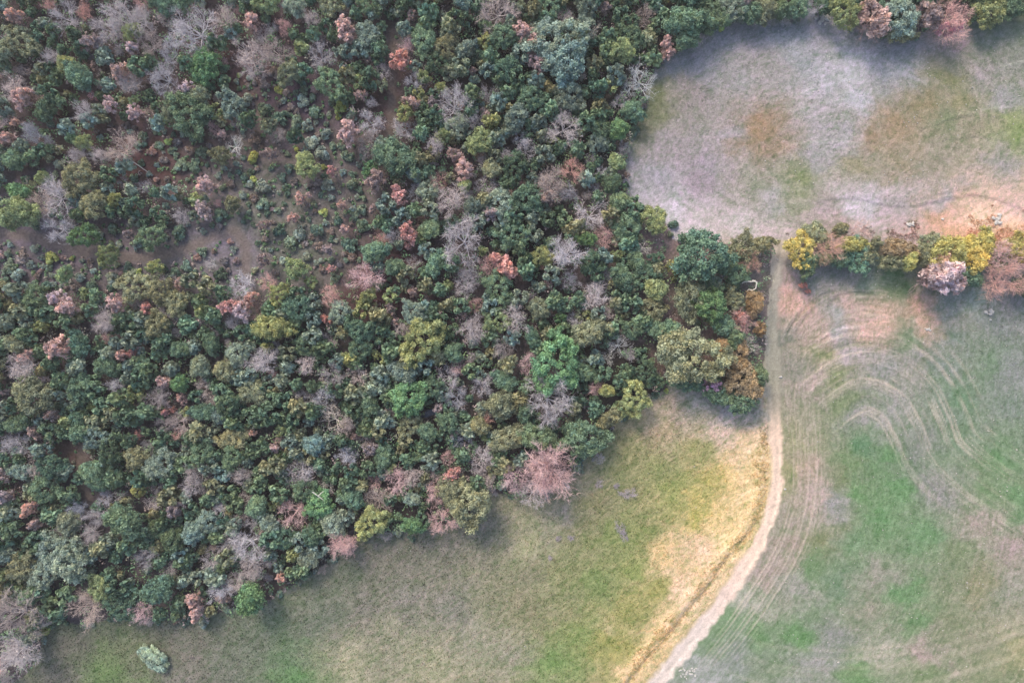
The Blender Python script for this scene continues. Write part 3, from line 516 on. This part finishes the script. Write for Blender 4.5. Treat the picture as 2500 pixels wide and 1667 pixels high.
EDGE = FOREST[3:-3]
for (x1, y1), (x2, y2) in zip(EDGE[:-1], EDGE[1:]):
    if x1 > 1640 and y1 > 560 and y1 < 1000: continue
    for t in np.arange(0, 1, 16/max(16, math.hypot(x2-x1, y2-y1))):
        u = x1+(x2-x1)*t+fr.normal()*7; v = y1+(y2-y1)*t+fr.normal()*7; r = 6+9*fr.random()**1.5
        if fr.random() < 0.75 and free(u, v, r, 0.5): pts[npts] = (u, v, r); npts += 1; items.append((fr.choice(list('gdtbyN'), p=[.28, .2, .17, .12, .08, .15]), u, v, r))
# ---- labels: every tree is told by its look and by the landmark it stands next to
LAND = """36 40 the salmon oak in the top left corner;165 158 the yellow topped oak near the top left;324 82 the yellow oak above a pink one;505 150 the vivid green two lobed oak;615 55 the salmon oak at the top, left half
845 72 the salmon oak left of the brown path;979 147 the vivid coral oak by the brown path;1219 25 the grey leafless tree at the top middle;1305 112 the biggest salmon oak;1452 69 the small white dead tree near the top
1568 193 the white dead tree by the stony field;1683 50 the oak at the stony field's upper left;58 240 the salmon oak high on the left edge;331 276 the salmon oak left of the clearing;850 322 the salmon oak below the brown path
1172 345 the round yellow oak of the upper wood;1390 233 the round teal green oak;1506 396 the yellow oak at the stony field's left;1132 415 the small salmon oak in the upper middle;972 389 the big green oak below the path
44 520 the yellow oak on the left edge;567 349 the white dead tree in the clearing;749 404 the yellow oak in the scrub clearing;998 568 the coral oak right of the scrub clearing;1230 650 the largest coral oak
1441 520 the leafless tree near the stony field;1597 535 the yellow oak at the stony field's corner;160 672 the bright yellow oak below the left clearing;171 750 the salmon pair on the left;594 760 the wide coral and salmon clump
885 681 the star shaped pale leafless tree;1263 783 the radial leafless tree in mid wood;1361 885 the big bright green oak;1335 972 the large pale leafless tree;1510 843 the white dead tree among olive oaks
147 850 the pale salmon oak at mid left;404 930 the small salmon oak beside a green one;665 801 the olive yellow oak left of centre;1026 835 the large yellow green oak in mid wood;997 972 the bright green oak above the stream
87 965 the big olive oak at the left;811 1030 the white branched tree left of the stream;1250 1066 the big olive oak above the pink tree;1345 1148 the large pink leafless tree;1426 1070 the large oak right of the pink tree
340 1061 the small red oak in the lower left;669 1092 the small salmon oak at lower middle;73 1239 the salmon oak low on the left edge;429 1244 the dull pink oak of the lower wood;713 1253 the pinkish leafless tree of the lower wood
1148 1235 the olive oak at the meadow edge;906 1275 the yellow oak at the meadow edge;611 1461 the dark green oak at the meadow edge;473 1461 the salmon pair at the meadow edge;244 1435 the bright yellow oak at lower left
22 1515 the grey leafless tree at bottom left;1715 622 the big round oak by the junction;1734 748 the bright green copse oak;1814 938 the large golden brown copse oak;1697 875 the big olive copse oak
1955 615 the yellow oak at the hedge's left end;2195 608 the golden brown hedge oak;2297 672 the big salmon hedge oak;2475 640 the leafless hedge tree at the right edge;2061 30 the yellow oak by the rock pile;2328 42 the pinkish leafless tree at top right"""
LAND = [(float(t.split()[0]), float(t.split()[1]), ' '.join(t.split()[2:])) for t in LAND.replace('\n', ';').split(';')]
LXY = np.array([(a, b) for a, b, c in LAND])
DIRS = ['right of', 'upper right of', 'above', 'upper left of', 'left of', 'lower left of', 'below', 'lower right of']
ORD = ['', 'second ', 'third ', 'fourth ', 'fifth ', 'sixth ', 'seventh ', 'eighth ', 'ninth ', 'tenth ']
def make_labels(its):
    out = [None]*len(its); buckets = {}
    for i, (code, u, v, r) in enumerate(its):
        d = np.hypot(LXY[:, 0]-u, LXY[:, 1]-v); k = int(d.argmin())
        if d[k] < 1.5: out[i] = LAND[k][2].replace('the ', '', 1) + ('' if len(LAND[k][2].split()) > 4 else ' standing in the wood'); continue
        a = math.atan2(-(v-LAND[k][1]), u-LAND[k][0]); q = int(round(a/(math.pi/4))) % 8
        low = code.islower(); size = '' if low else ('small ' if r < 20 else 'large ' if r > 36 else '')
        buckets.setdefault((size+KIND[code][4], DIRS[q], LAND[k][2]), []).append((d[k], i))
    for (w, dr, ph), L in buckets.items():
        for n, (dd, i) in enumerate(sorted(L)):
            o = ORD[min(n, 9)]
            lb = f"{o}{w} {dr} {ph}" if n else f"{w} {dr} {ph}"
            ws = lb.split()
            if len(ws) > 14: lb = lb.replace('golden yellow green hedge oak', 'golden green oak'); lb = lb.replace('evergreen ', '').replace('leafless grey tree', 'bare grey tree')
            out[i] = lb
    return out
labels = make_labels(items)
GREEN = set('GDTOYB')
gi = sorted([i for i in range(len(items)) if items[i][0] in GREEN and i >= nhand], key=lambda i: -items[i][3])
nhg = sum(1 for c, u, v, r in items[:nhand] if c in GREEN)
JOIN = set(gi[max(0, 298-nhg):])       # beyond 300 of a kind: the smallest crowns become one mass
pr = np.random.default_rng(9)
jV = []; jQ = []; jC = []; jn = 0
def arrays(me):
    co = np.empty(len(me.vertices)*3, np.float32); me.vertices.foreach_get('co', co)
    lv = np.empty(len(me.loops), np.int32); me.loops.foreach_get('vertex_index', lv)
    c = np.empty(len(me.vertices)*4, np.float32); me.color_attributes['tint'].data.foreach_get('color', c)
    return co.reshape(-1, 3), lv.reshape(-1, 4), c.reshape(-1, 4)[:, :3]
FILLER = [arrays(crown_mesh('crown', 24, 520, 0.25, 1.2, 0.8, jit=0.8, seed=700+q, ragged=0.42, lobe=(0.16, 0.30))[0]) for q in range(4)]
BASE = np.array([(it[1], it[2]) for it in items]); HZ = height(1250+(BASE[:, 0]-1250)*.96, 833.5+(BASE[:, 1]-833.5)*.96)
for i, (code, u, v, r) in enumerate(items):
    proto, rgb, gain, name, words, cat = KIND[code]
    if proto == 'oak' and r < 20: proto = 'smalloak'
    low = proto in ('shrub', 'tuft')
    R = r*S; zs = pr.uniform(0.85, 1.15)*(1.0 if low else min(1.35, max(0.9, 2.3/R)))
    zs *= 1.1 if code == 'S' else 0.95 if (u > 1900 and v > 500 and code in 'OG') else 1.3 if (i < nhand and proto in ('bare', 'dead')) else 1.12 if (i < nhand and not low and code in 'RCPMLNAEWBYS') else 1.0
    hc = (0.5 if low else 1.4*zs)*R; f = 1-hc/H
    R *= f*(1.0 if low else 1.14 if (proto == 'russet' and i < nhand) else 1.05 if proto in ('bare', 'dead') else 1.03 if (u > 1900 and v > 500) else 1.12); x = (u-1250)*S*f; y = (833.5-v)*S*f; gu, gv = w2p(x, y)
    gz = float(HZ[i])-0.03; rot = pr.uniform(0, 6.28); sy = pr.uniform(0.88, 1.12)
    c = lin(rgb); lm = c@np.array([.3, .59, .11]); c = (lm+(c-lm)*gain[1])*gain[0]*pr.uniform(0.82, 1.2)
    hsh = pr.normal()*0.05; c = c*np.array([1+hsh, 1, 1-hsh]); c = c*min(1, 0.8/c.max())
    if i in JOIN:
        co, q, t = FILLER[i % 4]; cs, sn = math.cos(rot), math.sin(rot); p = co*np.array([R, R*sy, R*zs])
        jV.append(np.stack([p[:, 0]*cs-p[:, 1]*sn+x, p[:, 0]*sn+p[:, 1]*cs+y, p[:, 2]+gz], -1)); jQ.append(q+jn); jC.append(t*c); jn += len(co); continue
    root = bpy.data.objects.new(name, None); COL.objects.link(root); root.empty_display_size = 0.5
    root.location = (x, y, gz); root.rotation_euler = (0, 0, rot); root.scale = (R, R*sy, R*zs)
    P = PROTO[proto]; parts = P[pr.integers(len(P))]
    stem = None
    for nm, me in parts:
        ob = bpy.data.objects.new(nm, me); COL.objects.link(ob); ob.parent = stem if (nm == 'branches' and proto == 'russet') else root
        stem = stem or ob; cc = c
        if proto == 'russet' and nm != 'crown': cc = lin((190, 165, 160))
        ob.color = (*cc, 1)
    root['label'] = labels[i]; root['category'] = cat
    root['group'] = {'evergreen_oak': 'evergreen oaks of the wood', 'hedgerow_oak': 'golden oaks by the track and hedge', 'russet_oak': 'oaks holding dry russet leaves',
                     'bare_tree': 'leafless trees of the wood', 'dead_tree': 'dead white trees', 'shrub': 'low shrubs of the clearings and margins'}[name]
if jV:
    me = mesh_from('oak_thicket', np.concatenate(jV), np.concatenate(jQ), 4, np.concatenate(jC)); me.materials.append(M_LEAF)
    o = link('oak_thicket', me); o['kind'] = 'stuff'; o['label'] = 'young green oaks crowded between the larger crowns of the wood'; o['category'] = 'thicket'; o.color = (1, 1, 1, 1)

def place(name, meshes, u, v, R, label, cat, color, zs=1.0, rot=0.0, sy=1.0):
    x, y = p2w(u, v); root = bpy.data.objects.new(name, None); COL.objects.link(root)
    root.location = (x, y, hgt(u, v)); root.rotation_euler = (0, 0, rot); root.scale = (R, R*sy, R*zs)
    for nm, me in meshes:
        ob = bpy.data.objects.new(nm, me); COL.objects.link(ob); ob.parent = root; ob.color = (*color, 1)
    root['label'] = label; root['category'] = cat; return root
place('silver_shrub', PROTO['tuft'][0], 379, 1602, 2.3, 'pale silvery green oval bush standing alone in the lower left meadow', 'shrub', lin((150, 168, 150))*1.4, 0.8, 0.9, 1.45)
for i, (u, v, r, sy, rot, lb) in enumerate(((1533, 1200, 1.7, .7, .1, 'widest grey dead shrub in the upper meadow'), (1462, 1180, 0.9, .8, 1.2, 'small oval grey dead shrub in the meadow near the pink tree'), (1502, 1185, .8, .8, .4, 'small grey dead shrub between two others in the upper meadow'),
        (1512, 1285, 1.5, .6, 2.0, 'tall narrow grey dead shrub in the middle of the meadow'), (1522, 1308, 1.0, .7, 2.0, 'grey dead shrub touching the lower end of the narrow one'), (1362, 1313, .6, 1, 0, 'tiny grey dead shrub, left of a pair in the meadow'), (1394, 1310, .7, 1, 0, 'tiny grey dead shrub, right of a pair in the meadow'),
        (1343, 1360, .6, 1, 0, 'tiny grey dead shrub below the pair in the meadow'))):
    place('dead_shrub', PROTO['bare'][i % 8], u, v, r, lb, 'shrub', lin((188, 178, 186)), 0.35, rot, sy)['group'] = 'grey dead shrubs in the meadow'
for u, v, r, lb in ((1955, 698, .9, 'larger coral sapling bush beside the grassy track'), (1968, 712, .6, 'smaller coral sapling bush beside the grassy track')):
    place('russet_sapling', PROTO['russet'][0], u, v, r, lb, 'shrub', lin((214, 160, 146))*1.1, .8)['group'] = 'coral saplings by the track'

# ---------------------------------------------------------------- fallen white branches
def branch_thing(name, label, paths, r):
    root = None
    V = []; Q = []; T = []
    for path in catmull_paths(paths): tube([(p2w(u, v)+(z,)) for u, v, z in path], [r*(1-0.6*i/(len(path)-1)) for i in range(len(path))], V, Q, T, (1, 1, 1), 6)
    me = mesh_from(name, V, Q, 4, np.array(T)); smooth(me); me.materials.append(M_TWIG); o = link(name, me); o.color = (*lin((222, 218, 208)), 1)
    o['label'] = label; o['category'] = 'branch'
def catmull_paths(ps):
    for p in ps:
        q = []; 
        for i in range(len(p)-1):
            for k in range(3):
                t = k/3; q.append(tuple(p[i][j]+(p[i+1][j]-p[i][j])*t for j in range(3)))
        q.append(p[-1]); yield q
branch_thing('fallen_branch', 'curved bare white branch hanging over the copse by the track', [[(1795, 696, 3.0), (1805, 691, 3.6), (1822, 692, 3.8), (1828, 688, 3.6)], [(1820, 689, 3.8), (1830, 693, 3.9), (1829, 708, 3.6), (1822, 712, 3.3), (1815, 709, 3), (1812, 714, 2.8), (1818, 717, 2.6)]], 0.14)
branch_thing('fallen_log', 'straight white fallen trunk at the end of the clearing path', [[(616, 672, .5), (614, 684, .5), (613, 698, .6)], [(604, 686, .5), (614, 690, .6), (622, 693, .5)]], 0.14)
branch_thing('leaning_log', 'long pale leaning trunk in the upper left corner', [[(-6, 84, 7), (20, 96, 5), (48, 122, 2)], [(18, 94, 5), (17, 78, 6)]], 0.15)
branch_thing('leaning_log', 'slender pale leaning trunk above red leaf litter left of the scrub clearing', [[(322, 388, 3.6), (340, 402, 2.4), (364, 422, 0.4)]], 0.13)
branch_thing('fallen_branch', 'forked white broken branch among green oaks of the lower wood', [[(782, 1186, 5.2), (794, 1196, 5.0), (808, 1184, 5.2)], [(794, 1196, 5), (806, 1206, 4.8)]], 0.12)

# ---------------------------------------------------------------- stones
def rock_mesh(seed):
    r_ = np.random.default_rng(seed); import bmesh
    bm = bmesh.new(); bmesh.ops.create_icosphere(bm, subdivisions=2, radius=1)
    k = r_.normal(size=(5, 3)); sc = np.array([1, r_.uniform(.6, .9), r_.uniform(.4, .65)])
    for vv in bm.verts:
        c = np.array(vv.co); d = 1
        for q in k: 
            n = q/np.linalg.norm(q); e = c@n
            if e > 0.62: c = c-n*(e-0.62)
        vv.co = c*sc*(1+0.05*r_.normal())
    me = bpy.data.meshes.new('rock'); bm.to_mesh(me); bm.free(); me.materials.append(M_STONE); return me
ROCKS = [rock_mesh(s) for s in range(6)]
rk = np.random.default_rng(3)
def rock_pile(label, u, v, n, su, sv, rmax):
    x, y = p2w(u, v); root = bpy.data.objects.new('rock_pile', None); COL.objects.link(root); root.location = (x, y, hgt(u, v)); root['label'] = label; root['category'] = 'rocks'
    for i in range(n):
        o = bpy.data.objects.new('rock', ROCKS[rk.integers(6)]); COL.objects.link(o); o.parent = root; r = rmax*rk.uniform(.35, 1)
        o.location = (rk.normal()*su*S*.5, rk.normal()*sv*S*.5, r*.25); o.scale = (r, r, r); o.rotation_euler = (0, 0, rk.uniform(0, 6))
rock_pile('pile of white rocks at the wood edge above the stony field', 2012, 44, 26, 20, 13, .55)
rock_pile('white rocks in pinkish scrub above the middle of the right hedge', 2222, 548, 9, 9, 5, .5)
rock_pile('pale boulders in a diagonal row at the sunny right field edge', 2432, 540, 14, 9, 14, .6)
rock_pile('low pale rock outcrop just above the gap in the right hedge', 2340, 588, 8, 10, 7, .5)
rock_pile('pale stones at the end of the sandy patch in the ploughed field', 2262, 806, 8, 14, 6, .35)
rock_pile('cluster of pale stones in the bare spot of the ploughed field', 2416, 760, 7, 9, 9, .5)
rock_pile('heap of grey white stones beside the track at the bottom', 1676, 1640, 40, 26, 15, .26)
rock_pile('grey stones in the small clearing behind the round green oak', 1650, 665, 12, 10, 30, .4)
rock_pile('little white stone scatter in the shaded meadow below the wood edge', 985, 1338, 10, 30, 8, .16)
for i, (u, v, r, lb) in enumerate(((2417, 781, .32, 'single white stone below the pale stone cluster'), (1916, 1193, .3, 'white stone on the right edge of the track'), (2046, 1616, .26, 'white stone in the banded soil at the bottom'), (2072, 203, .25, 'white stone in the pale part of the stony field'), (1828, 557, .28, 'white stone on the pale edge above the copse'),
        (1693, 652, .5, 'grey boulder against the round green oak'), (1898, 634, .2, 'small white stone on the track by the hedge end'), (2300, 535, .35, 'white stone right of the scrub rocks above the hedge'), (1905, 920, .35, 'dark rimmed stone on the right side of the grassy track'))):
    o = link('stone', ROCKS[i % 6]); x, y = p2w(u, v); o.location = (x, y, hgt(u, v)+r*.2); o.scale = (r, r, r); o['label'] = lb; o['category'] = 'stone'

# ---------------------------------------------------------------- stuff: undergrowth, grass, loose stones
sr = np.random.default_rng(21)
def scatter(n, lo, hi, test):
    u = sr.uniform(lo[0], hi[0], n); v = sr.uniform(lo[1], hi[1], n); m = test(u, v); return u[m], v[m]
def stuff(name, me, mat, label, cat):
    me.materials.append(mat); o = link(name, me); o['kind'] = 'stuff'; o['label'] = label; o['category'] = cat; o.color = (1, 1, 1, 1); return o
# undergrowth: low leafy clumps on the floor of the wood
u, v = scatter(11000, (-60, -60), (2560, 1690), lambda a, b: inpoly(a, b, FOREST))
ic = np.zeros(len(u), bool)
for c in CLEAR: ic |= inpoly(u, v, c)
for P, w in PATHW: 
    d = pdist(u, v, P)[0]; k = d > w; u, v, ic = u[k], v[k], ic[k]
k = ~ic | (sr.random(len(u)) < 0.95); u, v, ic = u[k], v[k], ic[k]
hz = height(u, v); rad = sr.uniform(0.5, 1.3, len(u))*np.where(ic, 0.4, 1.0); P = []; T = []; NN = []; palette = 2.3*lin(np.array([(84, 106, 80), (72, 96, 72), (98, 112, 92), (104, 104, 96), (116, 106, 104), (90, 108, 78)]))
n = 20
d = unit(sr.normal(size=(len(u), n, 3))+np.array([0, 0, .5])); d[..., 2] = np.abs(d[..., 2])
px, py = p2w(u, v); ctr = np.stack([px, py, hz+0.05+np.where(ic, 0, sr.uniform(0, 2.2, len(u)))], -1)
pp = ctr[:, None]+d*rad[:, None, None]*(0.55+0.5*sr.random((len(u), n, 1)))
tt = palette[sr.integers(0, 6, len(u))][:, None]*(0.9+0.8*sr.random((len(u), n, 1)))
V, Q, C = leaf_quads(pp.reshape(-1, 3), unit(d+0.6*sr.normal(size=d.shape)).reshape(-1, 3), 0.26, tt.reshape(-1, 3))
stuff('undergrowth', mesh_from('undergrowth', V, Q, 4, C), M_GRASS, 'low brush and brambles covering the floor of the wood', 'undergrowth')
# grass: leaning blades coloured like the sward they grow from
def grass(name, n, lo, hi, test, size, hgtm, label, tintf, blades=3):
    u, v = scatter(n, lo, hi, test); reg, col, hh = ground(u, v); px, py = p2w(u, v); m = len(u)
    base = np.stack([px, py, hh-0.02], -1); V = []; C = []
    cl = 0.5+0.5*vnoise(u/9, v/9, 71)
    for b in range(blades):
        a = sr.uniform(0, 6.28, m); w = size*sr.uniform(.5, 1, m); hz = hgtm*sr.uniform(.4, 1.1, m)*cl
        dx = np.stack([np.cos(a), np.sin(a), 0*a], -1); a2 = sr.uniform(0, 6.28, m); ln = np.stack([np.cos(a2)*hz*.8, np.sin(a2)*hz*.8, hz], -1)
        V.append(np.stack([base-dx*w[:, None], base+dx*w[:, None], base+ln], 1)); C.append(np.repeat(col*tintf(m), 3, 0).reshape(m, 3, 3))
    V = np.concatenate(V).reshape(-1, 3); C = np.concatenate(C).reshape(-1, 3)
    return stuff(name, mesh_from(name, V, np.arange(len(V)).reshape(-1, 3), 3, np.clip(C, 0, .9)), M_GRASS, label, 'grass')
def regtest(k): return lambda a, b: region_of(a, b)[0] == k
jt = lambda m: (0.7+0.75*sr.random((m, 1)))*np.array([1, 1, 1])*(1+0.10*sr.normal(size=(m, 3)))
grass('meadow_grass', 90000, (60, 940), (1900, 1690), regtest(3), 0.10, 0.26, 'mixed green and dry grass covering the meadow', jt)
grass('field_grass', 60000, (1830, 590), (2530, 1690), regtest(2), 0.08, 0.17, 'thin young grass sprouting in the ploughed field', jt)
grass('stubble', 50000, (1500, 20), (2530, 610), regtest(1), 0.07, 0.15, 'sparse low growth on the stony field', lambda m: (0.6+0.85*sr.random((m, 1)))*np.array([1, 1, 1.0]))
def verge(a, b):
    d, s, al = pdist(a, b, DITCH); w = 24+30*fbm(a/40, b/40, 95, 3); t = np.where(s > 0, d < w, d < 8) & (fbm(a/9, b/9, 96, 3) > -.25)
    return t & (region_of(a, b)[0] == 3)
grass('dry_grass', 26000, (1480, 1040), (1900, 1690), verge, 0.12, 0.38, 'tall straw coloured grass along the left verge of the track', lambda m: (0.85+0.45*sr.random((m, 1)))*np.array([1.0, 1.0, .96]), 4)
def hedgeverge(a, b): return (region_of(a, b)[0] == 1) & (b > 500) & (a > 1900) & (fbm(a/26, b/26, 81, 4)*0.45+(a-1900)/1500+(b-500)/260 > 0.55)
grass('scrub_grass', 16000, (1900, 500), (2540, 640), hedgeverge, 0.12, 0.34, 'pinkish dry grass and scrub along the upper side of the hedge', lambda m: (0.7+0.6*sr.random((m, 1)))*np.array([1.0, .94, .88]), 4)
# loose pale stones
u, v = scatter(9000, (1000, 20), (2540, 1690), lambda a, b: (region_of(a, b)[0] >= 1) & (vnoise(a/60, b/60, 91)+0.35*(a > 1880) > sr.random(len(a))*1.1+.15) & ((a > 1880) | (b < 620) | (sr.random(len(a)) < .15)))
oc = np.array([(1, 0, 0), (0, 1, 0), (-1, 0, 0), (0, -1, 0), (0, 0, 1), (0, 0, -1)], float); of = np.array([(0, 1, 4), (1, 2, 4), (2, 3, 4), (3, 0, 4), (1, 0, 5), (2, 1, 5), (3, 2, 5), (0, 3, 5)])
px, py = p2w(u, v); rr_ = 0.045+0.15*sr.random(len(u))**4; V = (oc[None]*rr_[:, None, None]*sr.uniform(.6, 1.1, (len(u), 6, 1))+np.stack([px, py, height(u, v)+.03], -1)[:, None])
stuff('loose_stones', mesh_from('loose_stones', V.reshape(-1, 3), (of[None]+6*np.arange(len(u))[:, None, None]).reshape(-1, 3), 3), M_STONE, 'small pale stones scattered over the fields', 'stones')

# ---------------------------------------------------------------- thin evening haze between the drone and the ground
hb = 420.0; z0, z1 = -4.0, H+6
hv = [(x, y, z) for z in (z0, z1) for y in (-hb, hb) for x in (-hb, hb)]
hf = [(0, 2, 3, 1), (4, 5, 7, 6), (0, 1, 5, 4), (1, 3, 7, 5), (3, 2, 6, 7), (2, 0, 4, 6)]
me = mesh_from('haze', hv, hf, 4); m = bpy.data.materials.new('haze_air'); m.use_nodes = True; nt = m.node_tree; nt.nodes.clear()
out = nt.nodes.new('ShaderNodeOutputMaterial'); pv = nt.nodes.new('ShaderNodeVolumePrincipled')
pv.inputs['Color'].default_value = (0.93, 0.93, 0.96, 1); pv.inputs['Density'].default_value = 0.0003; pv.inputs['Anisotropy'].default_value = 0.2
nt.links.new(pv.outputs[0], out.inputs['Volume']); me.materials.append(m)
o = link('haze', me); o['kind'] = 'stuff'; o['label'] = 'thin pale haze hanging over the wood and fields'; o['category'] = 'haze'
